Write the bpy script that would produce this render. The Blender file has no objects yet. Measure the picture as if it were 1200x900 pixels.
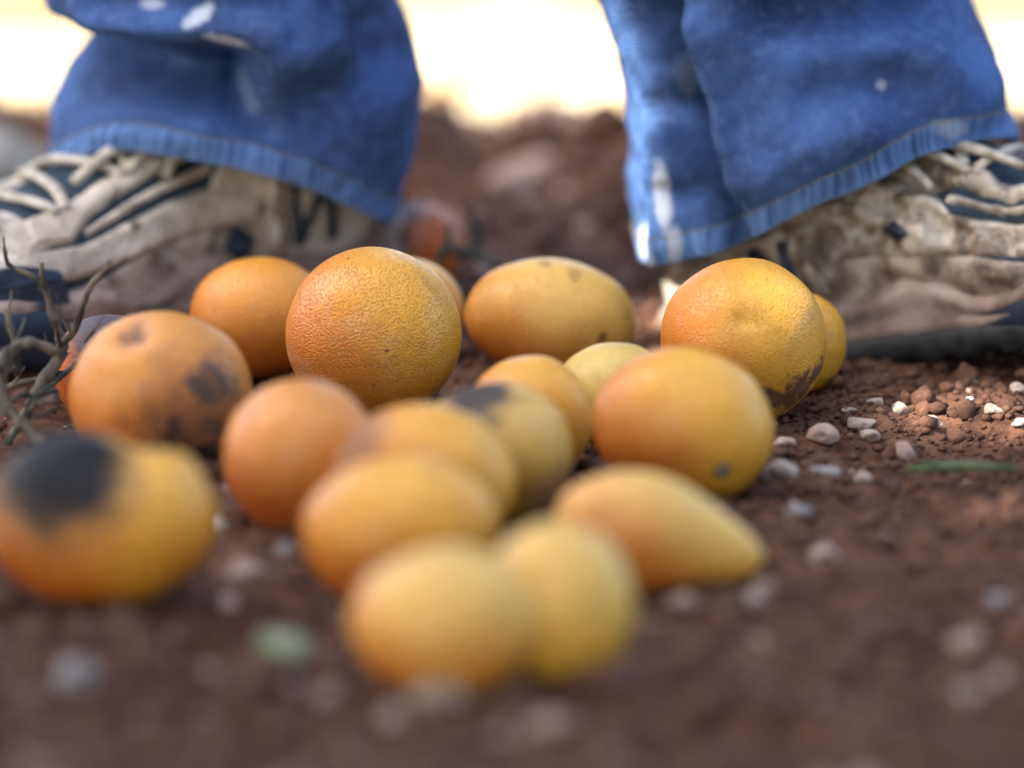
import bpy, bmesh, math, random
import numpy as np
from mathutils import Vector, Matrix

random.seed(7)
rng = np.random.default_rng(7)
R = math.radians
scene = bpy.context.scene
col = scene.collection

# ------------------------------------------------------------------ camera
CAM = np.array([0.0, -3.0, 0.787])
PITCH = R(15.0)
FPX = 7700.0                                   # focal length in photo pixels (1200 wide)
cam_data = bpy.data.cameras.new('camera')
cam_data.sensor_width = 36.0
cam_data.lens = FPX * 36.0 / 1200.0
cam_data.clip_start = 0.05
cam_data.clip_end = 2000.0
cam_data.dof.use_dof = True
cam_data.dof.focus_distance = 2.972
cam_data.dof.aperture_fstop = 2.1
cam_data.dof.aperture_blades = 0
cam = bpy.data.objects.new('camera', cam_data)
cam.location = CAM
cam.rotation_euler = (math.pi / 2 - PITCH, 0, 0)
col.objects.link(cam)
scene.camera = cam

# ------------------------------------------------------------------ sky, sun, exposure
SUN = np.array([-0.60, -0.35, 0.70]); SUN /= np.linalg.norm(SUN)
world = bpy.data.worlds.new('World'); scene.world = world
world.use_nodes = True
wn = world.node_tree
sky = wn.nodes.new('ShaderNodeTexSky'); sky.sky_type = 'NISHITA'; sky.sun_disc = False
sky.sun_elevation = math.asin(SUN[2]); sky.sun_rotation = math.atan2(SUN[0], SUN[1])
sky.air_density = 0.8; sky.dust_density = 4.0; sky.ozone_density = 0.6
bg = wn.nodes['Background']; bg.inputs['Strength'].default_value = 0.15
wn.links.new(sky.outputs[0], bg.inputs['Color'])
sd = bpy.data.lights.new('sun', 'SUN'); sd.energy = 4.0; sd.angle = R(0.53); sd.color = (1.0, 0.94, 0.84)
sun = bpy.data.objects.new('sun', sd)
sun.rotation_euler = Vector(SUN).to_track_quat('Z', 'Y').to_euler(); sun.location = (-3, -2, 4)
col.objects.link(sun)
vs = scene.view_settings
vs.view_transform = 'Standard'; vs.look = 'None'; vs.gamma = 1.0; vs.use_curve_mapping = False
vs.exposure = 2.65
scene.cycles.max_bounces = 6; scene.cycles.diffuse_bounces = 3; scene.cycles.glossy_bounces = 2; scene.cycles.transmission_bounces = 2

# ------------------------------------------------------------------ helpers
FW = np.array([0, math.cos(PITCH), -math.sin(PITCH)]); UP = np.array([0, math.sin(PITCH), math.cos(PITCH)])

def ray(px, py):
    return FW + np.array([(px - 600) / FPX, 0, 0]) - (py - 450) / FPX * UP

def on_z(px, py, z=0.0):                      # point of the place at height z
    r = ray(px, py); return CAM + (z - CAM[2]) / r[2] * r

def on_y(px, py, y):                          # point of the place on the upright plane at y
    r = ray(px, py); return CAM + (y - CAM[1]) / r[1] * r

def smooth(e0, e1, x):
    t = np.clip((x - e0) / (e1 - e0), 0, 1); return t * t * (3 - 2 * t)

_LAT = rng.random((256, 256))
def vnoise2(x, y):
    xi = np.floor(x).astype(int); yi = np.floor(y).astype(int); fx = x - xi; fy = y - yi
    fx = fx * fx * (3 - 2 * fx); fy = fy * fy * (3 - 2 * fy)
    a = _LAT[xi & 255, yi & 255]; b = _LAT[(xi + 1) & 255, yi & 255]
    c = _LAT[xi & 255, (yi + 1) & 255]; d = _LAT[(xi + 1) & 255, (yi + 1) & 255]
    return (a * (1 - fx) + b * fx) * (1 - fy) + (c * (1 - fx) + d * fx) * fy - 0.5

def mesh_from(name, verts, faces, mat=None, smooth_shade=True):
    me = bpy.data.meshes.new(name)
    me.from_pydata([tuple(map(float, v)) for v in verts], [], [tuple(map(int, f)) for f in faces])
    me.update()
    if smooth_shade:
        me.polygons.foreach_set('use_smooth', [True] * len(me.polygons))
    if mat: me.materials.append(mat)
    return me

def add(name, me, parent=None, loc=None):
    o = bpy.data.objects.new(name, me); col.objects.link(o)
    if parent: o.parent = parent
    if loc is not None: o.location = loc
    return o

def tag(o, label=None, cat=None, group=None, kind=None):
    if label: o['label'] = label
    if cat: o['category'] = cat
    if group: o['group'] = group
    if kind: o['kind'] = kind
    return o

def fix_normals(me):
    bm = bmesh.new(); bm.from_mesh(me); bmesh.ops.recalc_face_normals(bm, faces=bm.faces); bm.to_mesh(me); bm.free()

def grid_faces(nu, nv, wrap_v=False):
    f = []
    for i in range(nu - 1):
        for j in range(nv if wrap_v else nv - 1):
            a = i * nv + j; b = i * nv + (j + 1) % nv
            f.append((a, b, b + nv, a + nv))
    return f

def catmull(P, n=6):
    P = np.array(P, float); Q = np.vstack([2 * P[0] - P[1], P, 2 * P[-1] - P[-2]]); out = []
    for i in range(1, len(Q) - 2):
        for k in range(n):
            t = k / n
            out.append(0.5 * ((2 * Q[i]) + (-Q[i-1] + Q[i+1]) * t + (2*Q[i-1] - 5*Q[i] + 4*Q[i+1] - Q[i+2]) * t*t + (-Q[i-1] + 3*Q[i] - 3*Q[i+1] + Q[i+2]) * t**3))
    out.append(P[-1]); return np.array(out)

def tube(P, radii, sides=8, n=6, rough=0.0, flat=1.0):
    C = catmull(P, n); rr = np.interp(np.linspace(0, 1, len(C)), np.linspace(0, 1, len(radii)), radii)
    T = np.gradient(C, axis=0); T /= np.linalg.norm(T, axis=1)[:, None] + 1e-9
    ref = np.array([0.13, 0.21, 0.97]); V = []
    for c, t, r in zip(C, T, rr):
        s = np.cross(t, ref); s /= np.linalg.norm(s) + 1e-9; u = np.cross(s, t)
        for k in range(sides):
            a = 2 * math.pi * k / sides; q = r * (1 + rough * random.uniform(-1, 1))
            V.append(c + q * (math.cos(a) * s + flat * math.sin(a) * u))
    Fc = grid_faces(len(C), sides, True)
    Fc.append(tuple(range(sides - 1, -1, -1))); Fc.append(tuple((len(C) - 1) * sides + k for k in range(sides)))
    return V, Fc

class Join:
    def __init__(self): self.v = []; self.f = []
    def add(self, V, Fc):
        o = len(self.v); self.v.extend(V); self.f.extend(tuple(i + o for i in f) for f in Fc)
    def mesh(self, name, mat, sm=True): return mesh_from(name, self.v, self.f, mat, sm)

# ------------------------------------------------------------------ node material helper
class Mat:
    def __init__(self, name, rough=0.8, spec=0.3):
        self.m = bpy.data.materials.new(name); self.m.use_nodes = True
        self.nt = self.m.node_tree; self.b = self.nt.nodes['Principled BSDF']
        self.b.inputs['Roughness'].default_value = rough; self.b.inputs['Specular IOR Level'].default_value = spec
        self.co = self.nt.nodes.new('ShaderNodeTexCoord').outputs['Object']
    def _in(self, sock, v):
        if hasattr(v, 'is_output'): self.nt.links.new(v, sock)
        elif isinstance(v, (tuple, list)) and len(v) == 3 and sock.type == 'RGBA': sock.default_value = (*v, 1)
        else: sock.default_value = v
    def noise(self, scale, detail=4, rough=0.55, co=None, dist=0.0):
        n = self.nt.nodes.new('ShaderNodeTexNoise'); self._in(n.inputs['Vector'], co or self.co)
        n.inputs['Scale'].default_value = scale; n.inputs['Detail'].default_value = detail
        n.inputs['Roughness'].default_value = rough; n.inputs['Distortion'].default_value = dist
        return n.outputs['Fac']
    def voro(self, scale, co=None, out='Distance', feature='F1'):
        n = self.nt.nodes.new('ShaderNodeTexVoronoi'); n.feature = feature; self._in(n.inputs['Vector'], co or self.co)
        n.inputs['Scale'].default_value = scale; return n.outputs[out]
    def math(self, op, a, b=0.0, clamp=False):
        n = self.nt.nodes.new('ShaderNodeMath'); n.operation = op; n.use_clamp = clamp
        self._in(n.inputs[0], a); self._in(n.inputs[1], b); return n.outputs[0]
    def vmath(self, op, a, b=(0, 0, 0), out=0):
        n = self.nt.nodes.new('ShaderNodeVectorMath'); n.operation = op
        self._in(n.inputs[0], a); self._in(n.inputs[1], b); return n.outputs[out]
    def mapr(self, v, a, b, c=0.0, d=1.0):
        n = self.nt.nodes.new('ShaderNodeMapRange'); n.interpolation_type = 'SMOOTHSTEP'
        for k, x in zip(('From Min', 'From Max', 'To Min', 'To Max'), (a, b, c, d)): n.inputs[k].default_value = x
        self._in(n.inputs['Value'], v); return n.outputs[0]
    def mix(self, f, a, b, mode='MIX'):
        n = self.nt.nodes.new('ShaderNodeMix'); n.data_type = 'RGBA'; n.blend_type = mode
        self._in(n.inputs[0], f); self._in(n.inputs[6], a); self._in(n.inputs[7], b); return n.outputs[2]
    def sep(self, v):
        n = self.nt.nodes.new('ShaderNodeSeparateXYZ'); self._in(n.inputs[0], v); return n.outputs
    def attr(self, name):
        n = self.nt.nodes.new('ShaderNodeAttribute'); n.attribute_name = name; return n.outputs['Fac']
    def bump(self, h, strength=0.5, dist=0.001, prev=None):
        n = self.nt.nodes.new('ShaderNodeBump'); n.inputs['Strength'].default_value = strength
        n.inputs['Distance'].default_value = dist; self._in(n.inputs['Height'], h)
        if prev is not None: self._in(n.inputs['Normal'], prev)
        return n.outputs[0]
    def set(self, **k):
        names = dict(color='Base Color', rough='Roughness', normal='Normal', spec='Specular IOR Level', sss='Subsurface Weight', coat='Coat Weight', sheen='Sheen Weight')
        for a, v in k.items(): self._in(self.b.inputs[names[a]], v)
        return self

# ------------------------------------------------------------------ materials
def soil_material():
    m = Mat('red_soil', 0.95, 0.15)
    n1 = m.noise(9, 5); n2 = m.noise(70, 6, 0.65); n3 = m.noise(420, 4, 0.6)
    c = m.mix(m.mapr(n2, 0.35, 0.68), (0.046, 0.0195, 0.0110), (0.138, 0.064, 0.037))
    c = m.mix(m.mapr(n1, 0.42, 0.66, 0, 0.55), c, (0.150, 0.080, 0.050))
    c = m.mix(m.mapr(n3, 0.58, 0.72, 0, 0.5), c, (0.19, 0.11, 0.075))
    # paler dry ground with straw farther out, past the end of the dug soil
    xyz = m.sep(m.co)
    edge = m.math('ADD', xyz[1], m.math('MULTIPLY', m.math('SUBTRACT', m.noise(5, 4), 0.5), 0.22))
    far = m.mapr(edge, 0.40, 0.51)
    straw = m.mix(m.mapr(m.noise(14, 5), 0.4, 0.62), (0.46, 0.35, 0.18), (0.55, 0.46, 0.31))
    band = m.noise(3.2, 4, 0.6, m.vmath('MULTIPLY', m.co, (0.8, 2.2, 1)))
    grass = m.mapr(m.math('ADD', xyz[1], m.math('MULTIPLY', m.math('SUBTRACT', band, 0.5), 0.5)), 0.66, 0.80)
    straw = m.mix(grass, straw, m.mix(m.mapr(m.noise(9, 4), 0.4, 0.6), (0.215, 0.175, 0.085), (0.17, 0.14, 0.06)))
    c = m.mix(far, c, straw)
    m.set(color=c)
    h = m.math('ADD', m.math('MULTIPLY', n3, 0.5), n2)
    m.set(normal=m.bump(h, 0.9, 0.003))
    return m.m

def stone_material(name, a, b, dirt=0.5):
    m = Mat(name, 0.85, 0.25)
    c = m.mix(m.mapr(m.noise(120, 3, 0.6), 0.35, 0.65), a, b)
    c = m.mix(m.mapr(m.noise(60, 3, 0.65), 0.48, 0.66, 0, dirt), c, (0.115, 0.056, 0.036))
    m.set(color=c, normal=m.bump(m.noise(500, 3, 0.65), 0.8, 0.0012)); return m.m

SOIL = soil_material()
CLOD = stone_material('soil_clod', (0.056, 0.0245, 0.014), (0.130, 0.062, 0.037), 0.3)
PALE = stone_material('pale_limestone', (0.33, 0.26, 0.20), (0.48, 0.40, 0.32), 0.8)
PINK = stone_material('pink_stone', (0.33, 0.21, 0.16), (0.45, 0.33, 0.27), 0.6)
GREY = stone_material('blue_grey_stone', (0.20, 0.19, 0.175), (0.31, 0.295, 0.27), 0.5)
WHITE = stone_material('white_stone', (0.46, 0.44, 0.42), (0.58, 0.56, 0.53), 0.4)

def wood_material(name, dark, light):
    m = Mat(name, 0.85, 0.2)
    co = m.vmath('MULTIPLY', m.co, (1, 1, 0.5))
    c = m.mix(m.mapr(m.noise(160, 5, 0.6, co), 0.38, 0.62), dark, light)
    c = m.mix(m.mapr(m.noise(40, 3), 0.5, 0.62), c, light)
    m.set(color=c, normal=m.bump(m.noise(600, 4, 0.6, co), 0.6, 0.0008)); return m.m
TWIG = wood_material('dry_twig_bark', (0.034, 0.031, 0.026), (0.16, 0.135, 0.10))
TWIGD = wood_material('dark_twig_bark', (0.030, 0.036, 0.030), (0.085, 0.090, 0.075))
BARK = wood_material('tree_bark', (0.06, 0.05, 0.042), (0.17, 0.145, 0.12))

def plain(name, c1, c2, scale=200, rough=0.7, spec=0.3, bump=0.3, bd=0.0008):
    m = Mat(name, rough, spec)
    m.set(color=m.mix(m.mapr(m.noise(scale, 5, 0.6), 0.35, 0.65), c1, c2), normal=m.bump(m.noise(scale * 3, 4), bump, bd)); return m.m

# ------------------------------------------------------------------ ground
def axis(lo, hi, step, far):
    a = list(np.arange(lo, hi + 1e-6, step)); s = step
    up = []; x = a[-1]
    while x < far: s *= 1.35; x += s; up.append(x)
    s = step; dn = []; x = a[0]
    while x > -far: s *= 1.35; x -= s; dn.append(x)
    return np.array(dn[::-1] + a + up)

def ground_h(x, y):
    near = smooth(3.0, 1.2, np.hypot(x, y - 0.0))
    h = 0.010 * vnoise2(x * 11 + 3, y * 11) + 0.008 * vnoise2(x * 31, y * 31 + 9) + 0.0055 * vnoise2(x * 85 + 7, y * 85) + 0.0045 * vnoise2(x * 170, y * 170) 
    h = h * near + (1 - near) * 0.08 * vnoise2(x * 0.6, y * 0.6)
    ridge = np.exp(-((y - 0.385 - 0.05 * vnoise2(x * 6 + 5, y * 0)) / 0.085) ** 2) * (0.026 + 0.055 * vnoise2(x * 12 + 41, y * 3)) * near
    mound = 0.003 * smooth(0.17, 0.30, x) * np.exp(-((y - 0.03) / 0.16) ** 2)
    return h + np.maximum(ridge, -0.005) + mound

xs = axis(-0.46, 0.52, 0.0036, 300.0); ys = axis(-0.80, 0.80, 0.0040, 300.0)
GX, GY = np.meshgrid(xs, ys, indexing='ij')
GZ = ground_h(GX, GY)
ground = add('ground', mesh_from('ground', np.stack([GX, GY, GZ], -1).reshape(-1, 3), [f[::-1] for f in grid_faces(len(xs), len(ys))], SOIL))
tag(ground, 'reddish brown loose soil with dry pale ground beyond', 'soil', kind='structure')
def gh(x, y): return float(ground_h(np.array([x]), np.array([y]))[0])

# ------------------------------------------------------------------ tree that shades the place (stands left of the photographer)
SPOTS = [  # gaps in the crown: where sunlight slips through
    (on_y(778, 225, 0.02), 0.020, 0.024), (on_y(788, 285, 0.02), 0.012, 0.024), (on_y(755, 340, 0.05), 0.014, 0.024), (on_z(1172, 603), 0.008, 0.020),
    (on_z(1115, 507), 0.012, 0.022), (on_z(1165, 497), 0.008, 0.022), (on_y(-8, 275, -0.04), 0.002, 0.010), (on_y(943, 365, -0.13), 0.004, 0.016), (on_y(203, 470, -0.245), 0.002, 0.014)]
leaf = Mat('citrus_leaf', 0.45, 0.4)
leaf.set(color=leaf.mix(leaf.mapr(leaf.noise(3, 3), 0.4, 0.6), (0.035, 0.075, 0.018), (0.07, 0.12, 0.03)))
leaf.b.inputs['Transmission Weight'].default_value = 0.0
TC = np.array([-1.85, -2.05, 2.25])
tree = tag(add('orange_tree', None, loc=(TC[0], TC[1], 0)), 'leafy citrus tree whose crown shades the fallen oranges', 'tree')
J = Join(); J.add(*tube([(0, 0, -0.1), (0.03, 0.02, 0.5), (-0.03, 0.04, 1.0), (0.02, 0, 1.5), (0, 0, 2.3)], [0.13, 0.10, 0.09, 0.075, 0.04], 12, 6, 0.05))
add('trunk', J.mesh('trunk', BARK), tree)
for k in range(9):
    a = k * 2.4; L = random.uniform(0.9, 1.35); z0 = random.uniform(0.95, 1.7)
    J = Join(); J.add(*tube([(0, 0, z0), (0.35 * L * math.cos(a), 0.35 * L * math.sin(a), z0 + 0.3), (L * math.cos(a + .2), L * math.sin(a + .2), z0 + 0.75)], [0.05, 0.032, 0.008], 8, 5, 0.06))
    add('limb', J.mesh('limb', BARK), tree)
NL = 19500
lv = []; lf = []
cnt = 0
while cnt < NL:
    d = rng.normal(size=3); d /= np.linalg.norm(d)
    r = rng.random() ** 0.45
    lump = 1 + 0.13 * math.sin(3.1 * d[0] + 1) * math.sin(4 * d[1]) + 0.10 * math.sin(6 * d[2] + 2 * d[0])
    p = d * r * lump * np.array([1.75, 1.62, 1.15])
    if cnt > NL - 4500:                      # extra leaves added along sun lines to keep the fruit area shaded
        g0 = np.array([rng.uniform(-0.42, 0.42), rng.uniform(-0.75, 0.5), 0.0]); p = g0 + SUN * rng.uniform(2.6, 3.5) - TC
    pw = p + TC
    if pw[2] < 0.95: continue
    sh = pw - SUN * (pw[2] / SUN[2])
    if sh[1] > 0.43: continue
    ax = rng.normal(size=3) + np.array([0, 0, -0.4]) + 0.6 * d; ax /= np.linalg.norm(ax)
    sdv = np.cross(ax, rng.normal(size=3)); sdv /= np.linalg.norm(sdv); nrm = np.cross(ax, sdv)
    L = rng.uniform(0.075, 0.115); W = L * 0.27
    if any(np.linalg.norm(q - (q @ SUN) * SUN) < rad + clear for c, rad, clear in SPOTS for q in (pw - c, pw + ax * L * .5 - c, pw + ax * L - c)): continue
    base = p - np.array([0, 0, 0]); i = len(lv)
    q = base + np.array([0, 0, TC[2]])
    lv += [q, q + ax * L * .35 + sdv * W + nrm * .008, q + ax * L * .75 + sdv * W * .75 + nrm * .006, q + ax * L, q + ax * L * .75 - sdv * W * .75 + nrm * .006, q + ax * L * .35 - sdv * W + nrm * .008]
    lf += [(i, i + 1, i + 2, i + 3), (i, i + 3, i + 4, i + 5)]
    cnt += 1
add('crown', mesh_from('crown', lv, lf, leaf.m, False), tree)
# unseen trees added behind and beside the camera to cut low sky light
for (x, y, rz, lab) in ((0.7, -4.75, 1.1, 'unseen citrus tree added right behind the camera to block low sky light'), (-4.6, -5.2, 2.3, 'unseen citrus tree added behind and far left of the camera to block low sky light'),
                        (4.7, -5.3, 3.6, 'unseen citrus tree added behind and far right of the camera to block low sky light'), (2.7, -1.9, 0.4, 'unseen citrus tree added right of the fallen oranges to block low sky light'), (-4.4, -0.9, 4.9, 'unseen citrus tree added left of the fallen oranges to block low sky light')):
    t2 = tree.copy(); col.objects.link(t2); t2.location = (x, y, -0.45); t2.rotation_euler = (0, 0, rz); t2['label'] = lab
    for ch in list(tree.children):
        c2 = ch.copy(); col.objects.link(c2); c2.parent = t2
for o_ in list(col.objects):
    if o_.name.startswith('orange_tree'): o_['group'] = 'citrus tree and its added unseen copies'

# ------------------------------------------------------------------ oranges
YEL = (0.76, 0.385, 0.032); ORA = (0.62, 0.165, 0.012); LEM = (0.64, 0.45, 0.10); DEEP = (0.50, 0.105, 0.010)

def fruit_material(name, a, b, bdir, spots=(), speck=0.25, pore=1.0, seed=0, pale=0.0):
    """a: skin on the side of bdir, b: skin on the other side; spots: (point, radius, colour, ragged)"""
    m = Mat(name, 0.42, 0.5)
    co = m.vmath('ADD', m.co, (seed * 1.7, seed * 0.9, 0))
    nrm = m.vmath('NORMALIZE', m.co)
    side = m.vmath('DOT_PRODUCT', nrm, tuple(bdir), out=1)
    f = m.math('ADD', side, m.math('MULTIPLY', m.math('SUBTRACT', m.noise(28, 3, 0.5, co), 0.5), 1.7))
    c = m.mix(m.mapr(f, -1.15, 1.05), b, a)  # rind blush, mostly aimed upward: lit tops and shaded undersides painted in
    fine = m.noise(260, 4, 0.6, co)
    c = m.mix(m.mapr(fine, 0.30, 0.70, 0.16, 0.0), c, (0.40, 0.15, 0.02))
    if pale: c = m.mix(m.mapr(m.noise(45, 3, 0.5, co), 0.45, 0.7, 0, pale), c, (0.60, 0.47, 0.26))
    c = m.mix(m.mapr(m.noise(55, 4, 0.7, co), 0.54, 0.74, 0, 0.34), c, (0.30, 0.13, 0.04))
    # rind pits, each a touch darker, and scattered brown specks
    v = m.voro(880, co); pit = m.mapr(v, 0.0, 0.62, 1.0, 0.0)
    c = m.mix(m.math('MULTIPLY', pit, 0.20), c, (0.36, 0.13, 0.015))
    vs_ = m.voro(300, co); patchy = m.mapr(m.noise(40, 3, 0.6, co), 0.46, 0.66)
    sp = m.math('MULTIPLY', m.mapr(vs_, 0.06, 0.15, 1.0, 0.0), patchy)
    c = m.mix(m.math('MULTIPLY', sp, speck), c, (0.11, 0.05, 0.02))
    vb = m.voro(75, co); sp2 = m.mapr(vb, 0.05, 0.10, 1.0, 0.0)
    c = m.mix(m.math('MULTIPLY', sp2, speck), c, (0.16, 0.07, 0.025))
    rough = m.mapr(m.noise(90, 3, 0.5, co), 0.3, 0.7, 0.28, 0.44)
    rg = m.math('SUBTRACT', m.noise(110, 4, 0.72, co), 0.5) if spots else None
    for (pt, rad, colr, rag, al) in spots:
        dist = m.vmath('DISTANCE', m.co, tuple(pt), out=1)
        w = m.math('ADD', dist, m.math('MULTIPLY', rg, rad * rag * 1.5))
        if rag > 0.85: c = m.mix(m.mapr(w, rad * 0.9, rad * 1.6, 0.5, 0.0), c, (0.26, 0.10, 0.03))
        k = m.mapr(w, rad * (0.62 if rag > 2 else 0.42), rad * 1.12, 1.0, 0.0)
        c = m.mix(m.math('MULTIPLY', k, al), c, colr)
        rough = m.math('ADD', rough, m.math('MULTIPLY', k, 0.35), True)
    h = m.math('SUBTRACT', m.math('MULTIPLY', fine, 0.12), m.math('MULTIPLY', pit, 0.8))
    m.set(color=c, rough=rough, normal=m.bump(h, 0.55 * pore, 0.0008), coat=0.08)
    m.b.inputs['Coat Roughness'].default_value = 0.32
    return m.m

_N1, _N2 = 80, 56
def sphere_dirs():
    D = [(0, 0, 1.0)]
    for i in range(1, _N2):
        t = math.pi * i / _N2
        for j in range(_N1):
            a = 2 * math.pi * j / _N1; D.append((math.sin(t) * math.cos(a), math.sin(t) * math.sin(a), math.cos(t)))
    D.append((0, 0, -1.0)); Fc = []
    for j in range(_N1): Fc.append((0, 1 + j, 1 + (j + 1) % _N1))
    for i in range(_N2 - 2):
        for j in range(_N1):
            a = 1 + i * _N1 + j; b = 1 + i * _N1 + (j + 1) % _N1; Fc.append((a, a + _N1, b + _N1, b))
    e = 1 + (_N2 - 2) * _N1
    for j in range(_N1): Fc.append((e + j, len(D) - 1, e + (j + 1) % _N1))
    return np.array(D), Fc
_D, _SF = sphere_dirs()

def face_dir(dx, dy):                       # direction from a fruit's centre to a mark seen dx, dy (in radii) from its middle
    n = math.sqrt(max(0.02, 1 - dx * dx - dy * dy)); v = np.array([dx, 0, 0]) + dy * UP - n * FW
    return v / np.linalg.norm(v)

STEM = plain('stem_button', (0.13, 0.10, 0.065), (0.24, 0.20, 0.14), 500, 0.9, 0.2, 0.6)

def orange(label, cx, cy, w, h, skin, bdir=(0.6, -0.2, 0.75), dents=(), marks=(), roll=0.0, depth=0.88, taper=0.0, lump=0.026, seed=1, speck=0.25, stem=None, pale=0.0, pore=1.0):
    hz = 0.04
    for _ in range(5):
        P = on_z(cx, cy, hz - 0.002); t = (P - CAM) @ FW; hz = h / 2 / FPX * t
    a = w / 2 / FPX * t; b = depth * min(a, hz)
    if depth > 1: b = depth * min(a, hz)
    D = _D
    rr = 1 + lump * (np.sin(2.3 * D[:, 0] + 1.7 * seed) + np.sin(2.9 * D[:, 1] + 2.3 * seed) + np.sin(2.6 * D[:, 2] + 3.1 * seed)) * 0.6 \
        + lump * 0.35 * (np.sin(7 * D[:, 0] + seed) * np.sin(6 * D[:, 2] + 2 * seed) + np.sin(8 * D[:, 1] + seed * 3) * np.sin(5 * D[:, 0]))
    for (dv, rad, dep) in dents:
        ang = np.arccos(np.clip(D @ np.array(dv), -1, 1)); rr = rr - dep * np.exp(-(ang / rad) ** 2)
    S = D * rr[:, None]
    if taper:
        k = smooth(-0.2, 1.0, S[:, 0]); S[:, 1] *= 1 - taper * k; S[:, 2] *= 1 - taper * k; S[:, 0] *= 1 + 0.15 * k
    ca, sa = math.cos(roll), math.sin(roll)
    V = S * np.array([a, b, hz]); V = np.stack([V[:, 0] * ca - V[:, 2] * sa, V[:, 1], V[:, 0] * sa + V[:, 2] * ca], 1)
    lowest = V[:, 2].min()
    if P[2] + lowest < -0.004: V[:, 2] = np.where(V[:, 2] < -P[2] - 0.004, -P[2] - 0.004, V[:, 2])
    sc = np.array([a, b, hz])
    sp = [(tuple(np.array(q[0]) * sc), q[1], q[2], q[3], q[4] if len(q) > 4 else 0.94) for q in marks]
    nd = np.array(bdir, float); nd /= np.linalg.norm(nd)
    mat = fruit_material('orange_skin', skin[0], skin[1], nd, sp, speck, pore, seed, pale)
    o = add('orange', mesh_from('orange', V, _SF, mat), loc=(P[0], P[1], P[2]))
    tag(o, label, 'orange', 'oranges lying on the soil')
    if stem is not None:
        dv = np.array(stem); i = int(np.argmax(_D @ dv)); c = V[i]; nrm = dv / sc; nrm /= np.linalg.norm(nrm)
        s = np.cross(nrm, (0.1, 0.2, 0.97)); s /= np.linalg.norm(s); u = np.cross(nrm, s); vv = [c + nrm * 0.0016]; ff = []
        for k, (r_, z_) in enumerate(((0.0016, 0.0018), (0.0032, 0.0010), (0.0040, -0.0012))):
            for j in range(10):
                an = 2 * math.pi * j / 10; q = r_ * (1 + (0.25 if (j % 2 and k) else 0)); vv.append(c + nrm * z_ + q * (math.cos(an) * s + math.sin(an) * u))
        for j in range(10):
            ff.append((0, 1 + j, 1 + (j + 1) % 10))
            for k in range(2): ff.append((1 + k * 10 + j, 11 + k * 10 + j, 11 + k * 10 + (j + 1) % 10, 1 + k * 10 + (j + 1) % 10))
        add('stem_button', mesh_from('stem_button', vv, ff, STEM), o)
    return o

PYEL = (0.74, 0.45, 0.085)
BLK = (0.020, 0.022, 0.026); BRN = (0.10, 0.045, 0.018); GRY = (0.075, 0.058, 0.046)
YO = (YEL, ORA)
orange('large sharp orange with speckled pitted rind, centre left', 438, 390, 208, 202, YO, (0.9, -0.1, 0.35), dents=[(face_dir(0.05, 0.9), 0.25, 0.02)], seed=1.3, speck=0.75, lump=0.012, pore=1.5, pale=0.2)
orange('smooth orange between the burnt orange and the large speckled one', 306, 373, 168, 146, ((0.70, 0.29, 0.03), DEEP), (0.2, -0.2, 0.95), seed=2.1, lump=0.015, speck=0.45)
orange('orange with grey black scars and a dimple on top beside the thorny twig', 187, 461, 212, 194, ((0.66, 0.27, 0.035), DEEP), (0.2, -0.2, 0.95), seed=3.2, speck=0.3, roll=R(4),
       dents=[(face_dir(-0.28, 0.72), 0.22, 0.10), (face_dir(0.1, -0.35), 0.35, 0.035), (face_dir(-0.1, -0.1), 0.3, -0.03)],
       marks=[(face_dir(0.45, -0.45), 0.026, (0.22, 0.085, 0.03), 1.3, 0.7), (face_dir(0.66, 0.12), 0.0115, GRY, 1.6), (face_dir(0.50, 0.02), 0.007, GRY, 1.8), (face_dir(0.60, -0.45), 0.008, GRY, 1.6), (face_dir(0.20, -0.74), 0.016, (0.05, 0.026, 0.016), 1.7), (face_dir(0.5, -0.78), 0.012, BLK, 1.7), (face_dir(-0.28, 0.74), 0.007, BRN, 1.2)])
orange('grey topped orange mostly hidden behind the scarred orange', 125, 434, 128, 134, (DEEP, DEEP), seed=4.4, marks=[(face_dir(-0.1, 0.75), 0.022, (0.055, 0.062, 0.07), 0.7)])
orange('dull orange peeking out behind the large speckled orange', 480, 366, 132, 126, YO, (0.1, 0.2, 0.95), seed=5.5, speck=0.2)
orange('small reddish orange with greyish top lying far back between the legs', 492, 290, 100, 104, (DEEP, (0.42, 0.09, 0.02)), seed=6.1, marks=[(face_dir(-0.25, 0.85), 0.013, (0.26, 0.20, 0.17), 0.7), (face_dir(-0.45, 0.05), 0.010, (0.16, 0.05, 0.03), 1.0)])
orange('wide flattened yellow orange lying between the two feet', 643, 373, 208, 140, (PYEL, ORA), (0.5, -0.1, 0.85), seed=7.7, roll=R(-5), speck=0.35, marks=[(face_dir(0.30, 0.70), 0.003, (0.48, 0.28, 0.06), 3.0), (face_dir(-0.05, 0.9), 0.003, (0.48, 0.28, 0.06), 3.0), (face_dir(0.6, -0.35), 0.002, (0.25, 0.11, 0.03), 1.5)])
orange('orange with a pinched dimple in front of the right shoe', 871, 402, 194, 196, YO, (0.8, -0.1, 0.4), seed=8.3, speck=0.3, pore=1.15,
       dents=[(face_dir(-0.04, 0.24), 0.085, 0.07), (face_dir(0.0, 0.24), 0.26, 0.045), (face_dir(0.12, 0.20), 0.07, 0.03)],
       marks=[(face_dir(0.30, -0.70), 0.0075, (0.09, 0.035, 0.018), 2.6), (face_dir(0.62, -0.66), 0.010, BRN, 2.8), (face_dir(0.12, -0.88), 0.010, (0.10, 0.04, 0.02), 2.4), (face_dir(0.90, -0.35), 0.0055, BRN, 2.6)])
orange('small yellow orange tucked behind the dimpled one beside the right shoe', 940, 402, 106, 122, (YEL, YEL), seed=9.9)
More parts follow.
